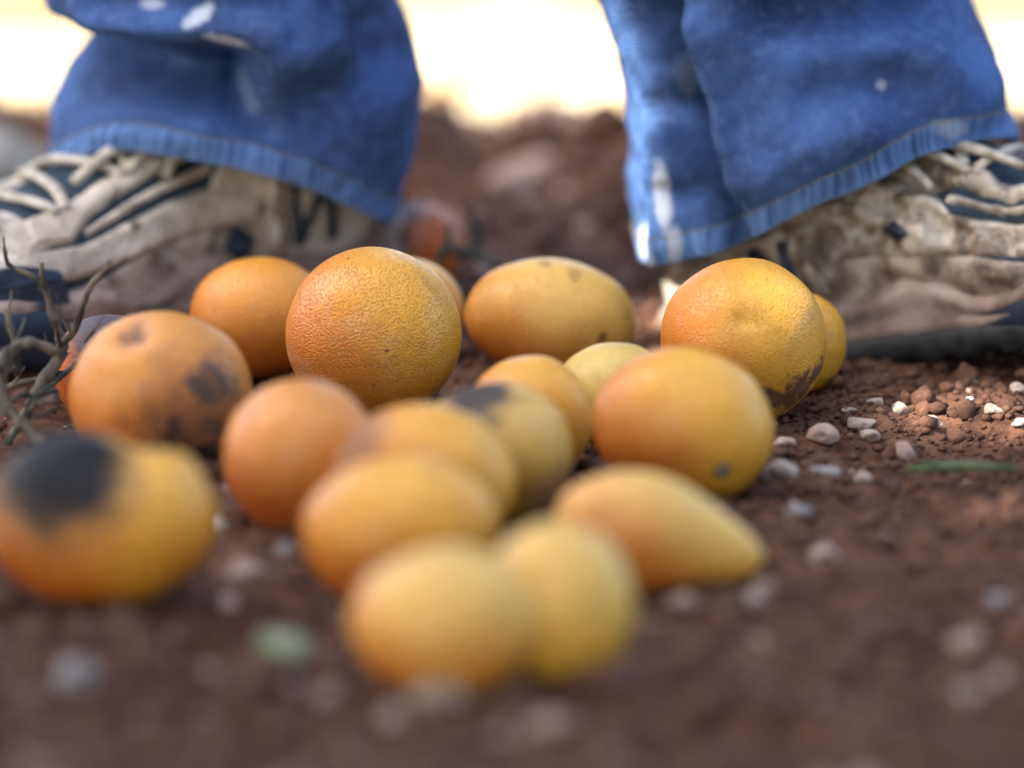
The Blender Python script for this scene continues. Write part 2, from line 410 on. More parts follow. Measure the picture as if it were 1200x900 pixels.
orange('lemon yellow orange half hidden behind the one with a stem scar', 720, 464, 140, 130, (LEM, LEM), (0, 0, 1), seed=10.2, speck=0.15)
orange('blurred orange with a round grey stem scar at its lower right', 800, 499, 216, 180, (YEL, DEEP), (0.75, -0.1, 0.5), seed=11.4, roll=R(-14), speck=0.1,
       dents=[(face_dir(0.50, -0.52), 0.16, 0.05)], stem=face_dir(0.50, -0.50))
orange('round blurred orange in front of the large speckled one', 354, 535, 184, 188, ((0.68, 0.26, 0.035), DEEP), (0.3, 0, 0.95), seed=12.6, speck=0.08)
orange('blurred orange with a brown left shoulder in the middle of the pile', 497, 563, 220, 186, (YEL, ORA), (0.9, 0, 0.5), seed=13.1, speck=0.1, marks=[(face_dir(-0.78, 0.45), 0.016, (0.26, 0.11, 0.03), 1.2)])
orange('pale orange with a black rotten patch on top in the pile', 578, 529, 178, 166, ((0.66, 0.40, 0.08), YEL), (0.6, 0, 0.7), seed=14.5, speck=0.1, pale=0.25,
       dents=[(face_dir(-0.25, 0.75), 0.5, 0.06)], marks=[(face_dir(-0.24, 0.82), 0.0225, (0.018, 0.014, 0.016), 0.8, 0.96), (face_dir(0.7, -0.6), 0.012, (0.38, 0.20, 0.07), 1.2)])
orange('yellow orange behind the one with the black rotten patch', 620, 486, 152, 142, (YEL, ORA), (0.7, 0, 0.6), seed=15.2, speck=0.15)
orange('blurred round orange behind the front pair, lower left of the pile', 470, 622, 228, 178, (YEL, DEEP), (0.4, -0.1, 0.95), seed=16.8, roll=R(6), speck=0.05)
orange('elongated yellow orange tapering to a blunt tip at right', 766, 626, 230, 146, (PYEL, ORA), (0.5, 0, 0.85), seed=17.3, roll=R(-14), taper=0.32, speck=0.05)
orange('frontmost wide yellow orange, very blurred, left of the front pair', 521, 729, 226, 182, (PYEL, ORA), (0.2, -0.2, 0.9), seed=18.8, speck=0.05)
orange('very blurred yellow orange at the right of the front pair', 653, 707, 184, 190, (PYEL, YEL), (0.3, -0.2, 0.9), seed=19.4, speck=0.05)
orange('large half rotten orange with a sunken black patch at the left edge', 118, 606, 272, 215, (YEL, DEEP), (0.55, -0.1, 0.85), seed=20.9, speck=0.1,
       dents=[(face_dir(0.33, 0.93), 0.26, 0.30), (np.array([0.33, 0, 0]) + 0.80 * UP + 0.50 * FW, 0.28, 0.30), (np.array([0.31, 0, 0]) + 0.52 * UP + 0.79 * FW, 0.30, 0.22), (face_dir(0.26, 0.62), 0.26, 0.18), (face_dir(0.0, 0.45), 0.35, 0.05), (face_dir(0.72, 0.66), 0.20, -0.06), (face_dir(-0.35, 0.92), 0.4, -0.03)], marks=[(face_dir(-0.48, 0.62), 0.043, (0.17, 0.10, 0.045), 0.6, 0.7), (face_dir(-0.46, 0.74), 0.038, (0.080, 0.070, 0.055), 0.5), (face_dir(-0.27, 0.50), 0.034, (0.007, 0.009, 0.012), 0.6, 0.97)])

# ------------------------------------------------------------------ person: legs in jeans, worn running shoes
def leather_material(name='dirty_cream_leather', lo=0.50, sh=1.12):
    m = Mat(name, 0.52, 0.45)
    n1 = m.noise(38, 5, 0.65, dist=0.6); n2 = m.noise(130, 6, 0.7); n3 = m.noise(16, 3)
    c = m.mix(m.mapr(n2, 0.3, 0.7), (0.44 * sh, 0.385 * sh, 0.30 * sh), (0.64 * sh, 0.58 * sh, 0.48 * sh))
    c = m.mix(m.mapr(n1, lo, lo + 0.14, 0, 0.88), c, (0.105, 0.066, 0.038))
    c = m.mix(m.mapr(n3, 0.48, 0.66, 0, 0.5), c, (0.24, 0.17, 0.12))
    c = m.mix(m.mapr(m.noise(210, 5, 0.7), 0.60, 0.70, 0, 0.8), c, (0.05, 0.04, 0.033))
    m.set(color=c, normal=m.bump(m.math('ADD', n1, m.math('MULTIPLY', n2, 0.5)), 0.8, 0.004)); return m.m
LEA = leather_material(); LEAB = leather_material('muddy_brown_leather', 0.44, 0.92)
SUE = plain('brown_dirty_suede', (0.14, 0.10, 0.078), (0.44, 0.36, 0.28), 60, 0.85, 0.2, 0.6, 0.002)
MESHM = plain('navy_mesh', (0.014, 0.026, 0.040), (0.030, 0.050, 0.072), 700, 0.75, 0.3, 0.6, 0.0012)
RUB = plain('dark_rubber', (0.010, 0.012, 0.015), (0.035, 0.036, 0.038), 120, 0.65, 0.35, 0.4, 0.001)
NAVY = plain('navy_rubber', (0.008, 0.015, 0.028), (0.018, 0.030, 0.050), 90, 0.5, 0.4, 0.3, 0.001)
MID = plain('dusty_pink_foam', (0.20, 0.14, 0.11), (0.38, 0.29, 0.24), 50, 0.8, 0.25, 0.4, 0.002)
LACE = plain('dirty_white_lace', (0.34, 0.30, 0.23), (0.55, 0.50, 0.42), 150, 0.85, 0.2, 0.6, 0.001)
LIN = plain('dark_lining', (0.02, 0.02, 0.022), (0.04, 0.04, 0.045), 150, 0.9, 0.1)

LEN = 0.295
def prof(u, tab): return np.interp(u, [a for a, _ in tab], [b for _, b in tab])
ZT = [(0, .060), (.02, .082), (.06, .092), (.15, .094), (.3, .100), (.4, .098), (.5, .092), (.58, .084), (.66, .075), (.75, .068), (.84, .062), (.91, .055), (.96, .046), (1.0, .030)]
ZB = [(0, .030), (.3, .030), (.7, .024), (.9, .026), (1.0, .030)]
HW = [(0, .003), (.012, .014), (.04, .024), (.1, .031), (.2, .034), (.35, .035), (.5, .040), (.65, .0475), (.75, .049), (.84, .045), (.91, .036), (.96, .025), (.99, .012), (1.0, .003)]
def upper_point(u, v, off=0.0):
    """u heel to toe, v 0 camera side foot edge .. 1 far side foot edge"""
    ph = math.pi * v; w = prof(u, HW); zt = prof(u, ZT); zb = prof(u, ZB)
    c = np.cos(ph); s = np.sin(ph)
    pinch = 1 - 0.22 * np.exp(-((u - .12) / .12) ** 2) * s
    y = w * np.sign(c) * np.abs(c) ** 0.72 * pinch; z = zb + (zt - zb) * np.abs(s) ** 0.82
    return np.stack([u * LEN, y, z], -1)

def poly_sd(U, S, poly):
    P = np.stack([U * LEN, S * 0.085], -1); Q = np.array([(a * LEN, b * 0.085) for a, b in poly])
    d = np.full(U.shape, 1e9); ins = np.zeros(U.shape, bool)
    for i in range(len(Q)):
        a = Q[i]; b = Q[(i + 1) % len(Q)]; e = b - a; w = P - a
        t = np.clip((w @ e) / (e @ e + 1e-12), 0, 1); d = np.minimum(d, np.linalg.norm(w - t[..., None] * e, axis=-1))
        cond = (a[1] > P[..., 1]) != (b[1] > P[..., 1])
        with np.errstate(divide='ignore', invalid='ignore'):
            xc = a[0] + (P[..., 1] - a[1]) * e[0] / np.where(abs(e[1]) < 1e-12, 1e-12, e[1])
        ins ^= cond & (P[..., 0] < xc)
    return np.where(ins, d, -d)

def make_shoe(person, m, heel, yaw_dir, pitch, overlays, wr_seed, wr_amp, bump_from=.70):
    NU, NV = 190, 121
    uu = 0.5 - 0.5 * np.cos(np.linspace(0, math.pi, NU)); uu = 0.35 * uu + 0.65 * np.linspace(0, 1, NU); vv = np.linspace(0, 1, NV)
    U, Vv = np.meshgrid(uu, vv, indexing='ij'); P = upper_point(U, Vv)
    du = np.gradient(P, axis=0); dv = np.gradient(P, axis=1); Nn = np.cross(dv, du); Nn /= np.linalg.norm(Nn, axis=-1)[..., None] + 1e-12
    cen = P - np.stack([U * LEN, 0 * U, 0 * U + .04], -1); sg = np.sign((Nn * cen).sum(-1)); Nn *= np.where(np.abs(sg[..., None]) > 0, sg[..., None], 1)
    S = 2 * np.minimum(Vv, 1 - Vv)
    # creases of a much worn shoe
    wr = wr_amp * (vnoise2(U * 26 + wr_seed, Vv * 9 + 3) * 1.1 + vnoise2(U * 12 + Vv * 9 + wr_seed, Vv * 14) * 1.4 + 0.6 * vnoise2(U * 60, Vv * 26 + wr_seed))
    wr *= smooth(0, .06, U) * smooth(1.0, .94, U) * smooth(0, .1, S)
    flip = np.array([1, m, 1.0]); GF = grid_faces(NU, NV)
    B = P + Nn * wr[..., None]
    shoe = add('shoe', mesh_from('shoe', (B * flip).reshape(-1, 3), grid_faces(NU, NV), MESHM), person)
    fix_normals(shoe.data)
    d = np.array([*yaw_dir, 0.0]); d /= np.linalg.norm(d); y = np.cross((0, 0, 1), d)
    Mx = Matrix(((d[0], y[0], 0, heel[0]), (d[1], y[1], 0, heel[1]), (0, 0, 1, heel[2]), (0, 0, 0, 1))) @ Matrix.Rotation(-pitch, 4, 'Y')
    shoe.matrix_world = Mx
    for (name, mat, poly, th, edge) in overlays:
        sdv = poly_sd(U, S, poly); lvl = -0.0022 + (th + 0.0022) * smooth(-edge, edge, sdv)
        Q = (B + Nn * lvl[..., None]) * flip; keep = sdv > -edge * 1.3
        kk = keep.reshape(-1); kf = [f for f in GF if kk[f[0]] and kk[f[1]] and kk[f[2]] and kk[f[3]]]; Qf = Q.reshape(-1, 3)
        groups = [kf] if max(p[1] for p in poly) >= 1 else [[f for f in kf if f[0] % NV < NV // 2], [f for f in kf if f[0] % NV >= NV // 2]]
        for g in groups:
            if not g: continue
            used = sorted({i for f in g for i in f}); idx = -np.ones(NU * NV, int); idx[used] = range(len(used))
            o = add(name, mesh_from(name, Qf[used], [tuple(idx[i] for i in f) for f in g], mat), shoe); fix_normals(o.data)
    # midsole: side wall with a wavy moulded line; outsole with lugs
    n = 90; ua = np.linspace(0, 1, n)
    def ring(u_ext, ztab, k): pass
    def wall(name, mat, rows):
        Vs = []; m_ = len(rows)
        th = np.linspace(0, 2 * math.pi, 160, endpoint=False)
        for (ext, zf) in rows:
            for t in th:
                u = 0.5 - 0.5 * math.cos(t); sgn = 1 if t < math.pi else -1
                x = u * LEN + (u - 0.5) * 2 * ext * (abs(u - .5) * 2) ** 3
                Vs.append((x, sgn * m * (prof(u, HW) + ext * (1 - 0.0 * u)), zf(u, t)))
        Fs = grid_faces(m_, 160, True); Fs.append(tuple(range(159, -1, -1))); Fs.append(tuple((m_ - 1) * 160 + i for i in range(160)))
        o = add(name, mesh_from(name, Vs, Fs, mat), shoe); fix_normals(o.data); return o
    spring = lambda u: 0.014 * max(0, (u - .72) / .28) ** 2 + 0.006 * max(0, (.08 - u) / .08) ** 2
    wave = lambda u: 0.004 * math.sin(u * 17 + 1.0) + 0.003 * math.sin(u * 31)
    wall('midsole', MID, [(0.002, lambda u, t: .012 + spring(u)), (0.0055, lambda u, t: .014 + spring(u)), (0.0075, lambda u, t: .020 + spring(u) * .7), (0.0045, lambda u, t: .0245 + wave(u) * .6 + spring(u) * .4), (0.0075, lambda u, t: .029 + wave(u)), (0.0050, lambda u, t: .034 + wave(u)), (-0.001, lambda u, t: .036 + wave(u))])
    nb = 90; Vs = []; rows_ = [(.004, .004), (.0088, .006), (.0102, .014), (.0094, .017), (.0108, .020), (.0100, .028), (.0060, .033), (-.002, .034)]
    tt = np.linspace(math.acos(1 - 2 * bump_from), 2 * math.pi - math.acos(1 - 2 * bump_from), nb)
    for (ext, z) in rows_:
        for k, t in enumerate(tt):
            u = 0.5 - 0.5 * math.cos(t); sgn = 1 if t < math.pi else -1; fade = smooth(bump_from, max(.76, bump_from + .06), u); e_ = ext * fade + .002 * (1 - fade)
            Vs.append((u * LEN + (u - 0.5) * 2 * e_ * (abs(u - .5) * 2) ** 3, sgn * m * (prof(u, HW) + e_), z * (1 if z < .01 else fade * .5 + .5) + spring(u) * .8))
    o = add('toe_bumper', mesh_from('toe_bumper', Vs, grid_faces(len(rows_), nb), NAVY), shoe); fix_normals(o.data)
    lug = lambda u, t: (0.0045 if math.sin(t * 46) > 0.1 else 0.0)
    wall('outsole', RUB, [(-0.008, lambda u, t: .003 + spring(u) + .004), (0.003, lambda u, t: spring(u) + lug(u, t) * .7), (0.0068, lambda u, t: .003 + spring(u) + lug(u, t) * .4), (0.0082, lambda u, t: .012 + spring(u)), (0.0060, lambda u, t: .0165 + spring(u)), (0.0, lambda u, t: .017 + spring(u))])
    # tongue + laces over the throat
    for k, u0 in enumerate(np.linspace(.40, .72, 6)):
        pts = []
        for v in np.linspace(.34, .66, 7):
            du_ = (0.022 if k % 2 else -0.022) * (v - .5) / .14
            p = upper_point(np.array(u0 + du_), np.array(v)); p = p + np.array([0, 0, 0.004]) + np.array([0, math.copysign(.0015, .5 - v), 0]); pts.append(p * flip)
        Jn = Join(); Jn.add(*tube(pts, [.0030, .0034, .0030], 8, 4, 0.05, 0.55)); add('lace', Jn.mesh('lace', LACE), shoe)
    for (a, b) in (((.40, .40), (.56, .33)), ((.44, .42), (.64, .42)), ((.42, .36), (.50, .24))):
        pts = []
        for q in np.linspace(0, 1, 6):
            p = upper_point(np.array(a[0] + (b[0] - a[0]) * q), np.array(a[1] + (b[1] - a[1]) * q)); pts.append((p + np.array([0, .002, .0055 + .004 * math.sin(q * math.pi)])) * flip)
        Jn = Join(); Jn.add(*tube(pts, [.0030, .0036, .0034, .0028], 8, 4, 0.06, 0.7)); add('lace', Jn.mesh('lace', LACE), shoe)
    # punched vent holes
    for k, (u0, s0) in enumerate(((.50, .30), (.465, .31), (.435, .315))):
        p = upper_point(np.array(u0), np.array(s0 / 2)) ; Jn = Join(); q = p * flip
        Jn.add(*tube([q + np.array([-.0006, m * -.002, -.0016 - .0006 * k]), q + np.array([.0006, m * .0034, .0002 + .0006 * k])], [.0009 + .0003 * k, .0009 + .0003 * k], 8, 2)); add('vent_hole', Jn.mesh('vent_hole', MESHM), shoe)
    return shoe

def N_strokes(u0, u1, s0, s1, w):
    return [[(u0, s0), (u0 + w, s0), (u0 + w, s1), (u0, s1)], [(u1 - w, s0), (u1, s0), (u1, s1), (u1 - w, s1)], [(u1 - w, s0), (u1, s0), (u0 + w, s1), (u0, s1)]]

def overlay_set(window_u, diamond, LEA=LEA):
    a, b = window_u
    L = [('lower_panel', SUE, [(.02, -.1), (.74, -.1), (.70, .14), (.55, .19), (.3, .18), (.1, .22), (.02, .20)], .0018, .0022),
         ('side_band', LEA, [(.24, .19), (.32, .17), (.55, .19), (.72, .20), (.98, .40), (.98, .56), (.80, .52), (b + .04, .40), (a, .38), (.27, .44)], .0038, .0024),
         ('quarter_panel', LEA, [(.28, .20), (a - .05, .20), (a + .01, .38), (a - .03, .55), (a + .02, .72), (.38, 1.1), (.28, 1.1)], .0030, .0024),
         ('eyestay', LEA, [(a - .03, .60), (a + .05, .61), (b, .58), (b + .05, .45), (b + .12, .52), (b + .11, .76), (b + .02, .76), (a + .1, .76), (a, .76)], .0040, .0022),
         ('window_strut', LEA, [(a, .465), (b + .02, .45), (b + .02, .505), (a, .525)], .0034, .0020),
         ('heel_panel', LEA, [(-.05, -.1), (.26, -.1), (.27, .3), (.275, 1.1), (-.05, 1.1)], .0024, .0024),
         ('toe_panel', LEA, [(b + .09, .46), (.80, .44), (1.05, .44), (1.05, 1.1), (b + .12, 1.1), (b + .10, .78)], .0030, .0024),
         ('heel_ridge', LEA, [(.275, .05), (.302, .05), (.315, .95), (.285, .95)], .0068, .0030),
         ('toe_cap', NAVY, [(.70, -.1), (1.05, -.1), (1.05, .44), (.80, .42), (.73, .30)], .0050, .0028),
         ('toe_cap_rib', NAVY, [(.73, .22), (1.05, .26), (1.05, .30), (.74, .26)], .0072, .0016),
         ('toe_cap_rib', NAVY, [(.72, .08), (1.05, .10), (1.05, .14), (.72, .12)], .0072, .0016)]
    for p in N_strokes(.165, .258, .03, .31, .024): L.append(('letter_stroke', NAVY, p, .0046, .0012))
    dx, ds = diamond
    L.append(('side_window', NAVY, [(dx - .035, ds), (dx, ds - .06), (dx + .035, ds - .005), (dx, ds + .075)], .0072, .0016))
    return L

# body inside the clothes: one continuous mesh from the feet to the hips
def skin_body():
    me = bpy.data.meshes.new('person')
    Lk, Rk = LEGC
    V = [(0.0, 0.16, 0.95)]; E = []; rad = [0.13]
    for (cx, cy, toe) in (Lk, Rk):
        i = len(V); hipx = -0.09 if cx < 0 else 0.10
        V += [(hipx, 0.15, 0.88), ((hipx + cx) / 2, 0.10, 0.48), (cx, cy, 0.10), (cx + toe[0] * .1, cy + toe[1] * .1, 0.045), (cx + toe[0] * .15, cy + toe[1] * .15, 0.038)]
        rad += [0.075, 0.046, 0.019, 0.015, 0.012]
        E += [(0, i), (i, i + 1), (i + 1, i + 2), (i + 2, i + 3), (i + 3, i + 4)]
    me.from_pydata(V, E, []); o = add('person', me)
    sk = o.modifiers.new('skin', 'SKIN'); su = o.modifiers.new('subdivision', 'SUBSURF'); su.levels = su.render_levels = 1
    for k, sv in enumerate(me.skin_vertices[0].data): sv.radius = (rad[k], rad[k]); sv.use_root = (k == 0)
    me.materials.append(plain('skin', (0.42, 0.25, 0.17), (0.46, 0.28, 0.19), 60, 0.6, 0.3)); return o

LHEEL = (-0.066, 0.128, 0.000); LDIR = (-0.80, -0.60)
RHEEL = (0.086, 0.040, -0.0262); RDIR = (0.95, -0.31)
LEGC = [(-0.142, 0.085, LDIR), (0.138, 0.055, RDIR)]
person = skin_body()
tag(person, 'person standing in blue jeans and dirty cream running shoes behind the oranges', 'person')

make_shoe(person, 1, LHEEL, LDIR, R(0), overlay_set((.40, .64), (.365, .09)), 3.0, 0.0016)
make_shoe(person, -1, RHEEL, RDIR, R(13), overlay_set((.52, .74), (.43, .29), LEAB), 11.0, 0.0085, .36)

def denim_material():
    m = Mat('blue_denim', 0.85, 0.15)
    xyz = m.sep(m.co); hd = m.attr('hem'); th = m.attr('around')
    n1 = m.noise(26, 5, 0.6); n2 = m.noise(160, 4, 0.6)
    c = m.mix(m.mapr(n1, 0.30, 0.72), (0.013, 0.033, 0.105), (0.042, 0.104, 0.290))
    c = m.mix(m.mapr(n2, 0.42, 0.70, 0, 0.38), c, (0.10, 0.18, 0.37))
    # worn hem: paler puckers below the stitching, and a faint pale edge
    ang = m.nt.nodes.new('ShaderNodeCombineXYZ'); m._in(ang.inputs[0], th)
    pk = m.noise(85, 3, 0.6, ang.outputs[0])
    band = m.math('MULTIPLY', m.mapr(hd, 0.0115, 0.0130, 1, 0), m.mapr(pk, 0.38, 0.62, 0.0, 0.85))
    c = m.mix(band, c, (0.13, 0.26, 0.52))
    c = m.mix(m.mapr(hd, 0.0005, 0.0022, 0.6, 0), c, (0.17, 0.28, 0.48))
    c = m.mix(m.math('MULTIPLY', m.mapr(hd, 0.0125, 0.0140, 0, 1), m.mapr(hd, 0.0140, 0.0155, 0.45, 0)), c, (0.02, 0.045, 0.12))
    # splashes of old whitewash, plus sun streaks painted pale on the right leg
    for (pt, sx, sz, rot, k) in SPLASH_AND_SUN:
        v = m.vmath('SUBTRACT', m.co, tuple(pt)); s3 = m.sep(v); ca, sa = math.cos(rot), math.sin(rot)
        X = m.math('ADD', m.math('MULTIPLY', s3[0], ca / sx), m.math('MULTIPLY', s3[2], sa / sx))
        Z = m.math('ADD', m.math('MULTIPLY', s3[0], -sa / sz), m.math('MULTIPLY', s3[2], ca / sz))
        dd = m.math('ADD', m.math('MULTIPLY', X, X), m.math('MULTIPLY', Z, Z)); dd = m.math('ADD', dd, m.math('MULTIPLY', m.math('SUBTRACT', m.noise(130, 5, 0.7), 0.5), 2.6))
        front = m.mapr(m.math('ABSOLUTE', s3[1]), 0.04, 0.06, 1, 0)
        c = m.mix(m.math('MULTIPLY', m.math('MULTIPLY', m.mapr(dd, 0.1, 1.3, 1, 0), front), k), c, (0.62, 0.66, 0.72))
    # twill: fine diagonal ribs
    w = m.nt.nodes.new('ShaderNodeTexWave'); w.bands_direction = 'DIAGONAL'; w.inputs['Scale'].default_value = 260; w.inputs['Distortion'].default_value = 0.8; w.inputs['Detail'].default_value = 2
    m._in(w.inputs['Vector'], m.co)
    c = m.mix(m.math('MULTIPLY', w.outputs['Fac'], 0.30), c, (0.12, 0.21, 0.40))
    m.set(color=c, normal=m.bump(m.math('ADD', w.outputs['Fac'], m.math('MULTIPLY', n2, 1.2)), 0.5, 0.0007)); return m.m

SPLASH_AND_SUN = [(on_y(234, 14, 0.01), 0.0085, 0.0036, 0.5, 0.9), (on_y(268, 40, 0.01), 0.0115, 0.0030, -0.25, 0.75), (on_y(180, 4, 0.01), .007, .0022, 0, .6), (on_y(290, 118, 0.01), .0055, .011, .3, .15), (on_y(1112, 137, 0.0), .010, .005, -.2, .35), (on_y(803, 85, 0.0), .006, .012, .3, .15), (on_y(1029, 84, 0), .003, .003, 0, .6), (on_y(776, 222, 0.0), .0045, .020, .12, .75), (on_y(790, 285, 0.0), .0040, .013, 0, .7), (on_y(757, 290, 0.02), .0035, .010, 0, .6)]  # the last three are sunlight on the pleats, painted as pale streaks
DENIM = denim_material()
THREAD = plain('olive_gold_thread', (0.16, 0.13, 0.035), (0.26, 0.21, 0.06), 900, 0.8, 0.2)

def seg_bump(X, Z, a, b, width):
    e = np.array([b[0] - a[0], b[1] - a[1]]); L2 = e @ e
    t = np.clip(((X - a[0]) * e[0] + (Z - a[1]) * e[1]) / L2, 0, 1)
    d2 = (X - a[0] - t * e[0]) ** 2 + (Z - a[1] - t * e[1]) ** 2
    return np.exp(-d2 / width ** 2)

def leg_surface(cx, cy, b, left, right, hem, folds, hip):
    """left/right: silhouette points, hem: front hem line (all as seen in the photo), measured on the leg's own planes"""
    Lp = np.array([on_y(x, y, cy) for x, y in left]); Rp = np.array([on_y(x, y, cy) for x, y in right])
    Lp = Lp[np.argsort(Lp[:, 2])]; Rp = Rp[np.argsort(Rp[:, 2])]
    nt = 220; th = np.linspace(0, 2 * math.pi, nt, endpoint=False)
    hx = np.array([h[0] for h in hem], float); hy = np.array([h[1] for h in hem], float)
    zl0 = Lp[0, 2]; zr0 = Rp[0, 2]
    zh = np.zeros(nt)
    for k, t in enumerate(th):             # angle 0 = image right, pi/2 = towards the camera
        fr = 0.5 - 0.5 * math.cos(t); zz = zr0 + (zl0 - zr0) * fr
        xl = np.interp(zz, Lp[:, 2], Lp[:, 0]); xr = np.interp(zz, Rp[:, 2], Rp[:, 0])
        X = (xl + xr) / 2 + (xr - xl) / 2 * math.cos(t); Y = cy - b * abs(math.sin(t))
        px = 600 + X / (Y + 3.0) * FPX * 0.968
        for _ in range(3):
            py = np.interp(px, hx, hy); z = on_y(px, py, Y)[2]; dpt = (np.array([X, Y, z]) - CAM) @ FW; px = 600 + X / dpt * FPX
        zh[k] = z if math.sin(t) >= 0 else z * 0.75 + 0.25 * 0.03
    zh = np.convolve(np.r_[zh[-4:], zh, zh[:4]], np.ones(5) / 5, 'same')[4:-4]
    rows = np.concatenate([np.linspace(0, 0.150, 96), np.linspace(0.16, 0.9, 24)])
    V = np.zeros((len(rows), nt, 3)); hemd = np.zeros((len(rows), nt))
    for i, s in enumerate(rows):
        ztop = 0.88; z = zh + s * (1 - 0.0) if s <= 0.15 else zh + 0.15 + (s - 0.15) / 0.75 * (ztop - zh - 0.15)
        zq = z
        xl = np.interp(zq, Lp[:, 2], Lp[:, 0]); xr = np.interp(zq, Rp[:, 2], Rp[:, 0])
        k = smooth(0.18, 0.9, z)
        c_ = (xl + xr) / 2 * (1 - k) + hip * k; a_ = (xr - xl) / 2 * (1 - k) + 0.105 * k
        bb = b * (1 - k) + 0.11 * k; cyy = cy * (1 - k) + 0.14 * k
        e = 0.86
        co, si = np.cos(th), np.sin(th)
        X = c_ + a_ * np.sign(co) * np.abs(co) ** e; Y = cyy - bb * np.sign(si) * np.abs(si) ** e
        n = np.stack([co, -si], 1); dsp = np.zeros(nt); near = smooth(0.30, 0.18, z); front = smooth(-0.15, 0.35, si)
        for (p0, p1, wd, amp) in folds: dsp += 1.7 * amp * seg_bump(X, z, p0, p1, wd) * front
        dsp += near * (0.0035 * vnoise2(th * 2.2 + cx * 40, z * 38) + 0.0030 * vnoise2(th * 6 + 2 + z * 30, z * 70) + 0.0012 * vnoise2(th * 18 + z * 60, z * 150)) + (1 - near) * 0.012 * vnoise2(th * 1.5 + 1, z * 12)
        dsp += smooth(0.0135, 0.0115, np.full(nt, s)) * (0.0011 + 0.0009 * vnoise2(th * 16, z * 10))
        V[i, :, 0] = X + n[:, 0] * dsp; V[i, :, 1] = Y + n[:, 1] * dsp; V[i, :, 2] = z; hemd[i] = s
    return V, hemd, th, rows

def wp(x, y, yy=0.0):
    p = on_y(x, y, yy); return (p[0], p[2])
LEFT = leg_surface(-0.142, 0.085, 0.082,
    [(57, 206), (55, 150), (60, 115), (80, 75), (108, 45), (116, 28), (100, 12), (48, 0), (40, -60)],
    [(458, 256), (468, 215), (482, 180), (492, 130), (497, 95), (492, 60), (480, 25), (466, 0), (450, -60)],
    [(40, 215), (57, 205), (75, 193), (100, 182), (130, 173), (170, 176), (210, 184), (260, 197), (320, 215), (380, 237), (440, 257), (470, 262)],
    [(wp(85, 106), wp(258, 98), 0.017, -0.026), (wp(255, 95), wp(300, 150), 0.008, -0.006), (wp(120, 30), wp(300, 44), 0.016, 0.010), (wp(85, 150), wp(240, 150), 0.010, 0.005),
     (wp(300, 110), wp(390, 40), 0.012, 0.005), (wp(360, 130), wp(430, 110), 0.012, -0.006), (wp(395, 20), wp(470, 90), 0.010, -0.006), (wp(130, -4), wp(330, -12), .010, -.014)], -0.105)
RIGHT = leg_surface(0.138, 0.052, 0.092,
    [(750, 303), (745, 260), (738, 210), (737, 160), (733, 115), (722, 70), (708, 20), (702, 0), (690, -60)],
    [(1192, 158), (1180, 125), (1176, 90), (1166, 55), (1150, 20), (1142, 0), (1120, -60)],
    [(740, 303), (752, 304), (800, 305), (850, 297), (885, 286), (930, 262), (980, 232), (1030, 203), (1080, 180), (1130, 166), (1175, 158), (1200, 158)],
    [(wp(772, 0), wp(802, 110), 0.0085, -0.014), (wp(802, 110), wp(864, 300), 0.0075, -0.015), (wp(800, 20), wp(850, 200), 0.009, 0.006), (wp(778, 150), wp(790, 300), 0.007, 0.008), (wp(756, 210), wp(765, 300), 0.005, -0.005),
     (wp(800, 215), wp(812, 300), 0.005, -0.006), (wp(900, -8), wp(1080, -4), 0.012, -0.014), (wp(960, 95), wp(1060, 85), 0.012, -0.005), (wp(900, 180), wp(1000, 130), 0.016, 0.005), (wp(1090, 60), wp(1150, 110), 0.014, 0.004)], 0.125)
Jj = Join(); hems = []; aro = []
for (V, hd, th, rows) in (LEFT, RIGHT):
    Jj.add(list(V.reshape(-1, 3)), [f[::-1] for f in grid_faces(V.shape[0], V.shape[1], True)]); hems.append(hd.reshape(-1)); aro.append(np.tile(np.minimum(th, 2 * math.pi - th) * 0.3, V.shape[0]))
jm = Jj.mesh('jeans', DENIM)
for nm, arr in (('hem', np.concatenate(hems)), ('around', np.concatenate(aro))):
    at = jm.attributes.new(nm, 'FLOAT', 'POINT'); at.data.foreach_set('value', arr.astype(np.float32))
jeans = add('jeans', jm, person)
so = jeans.modifiers.new('cloth_thickness', 'SOLIDIFY'); so.thickness = 0.0016; so.offset = -1
for (V, hd, th, rows), seamk in ((LEFT, None), (RIGHT, None)):
    i = int(np.argmin(abs(rows - 0.0128))); ringp = V[i]; Jn = Join(); n = len(th)
    nx = np.stack([np.cos(th), -np.sin(th), 0 * th], 1); full = ringp + nx * 0.0006
    dense = catmull(np.vstack([full, full[:1]]), 4)
    seglen = np.r_[0, np.cumsum(np.linalg.norm(np.diff(dense, axis=0), axis=1))]
    s0 = 0.0
    while s0 < seglen[-1] - 0.004:
        ss = np.linspace(s0, s0 + 0.0026, 4); pts = np.stack([np.interp(ss, seglen, dense[:, k]) for k in range(3)], 1)
        Jn.add(*tube(pts, [.00018, .00042, .00042, .00018], 5, 1)); s0 += 0.0034
    st = add('hem_stitching', Jn.mesh('hem_stitching', THREAD), jeans); st['kind'] = 'stuff'

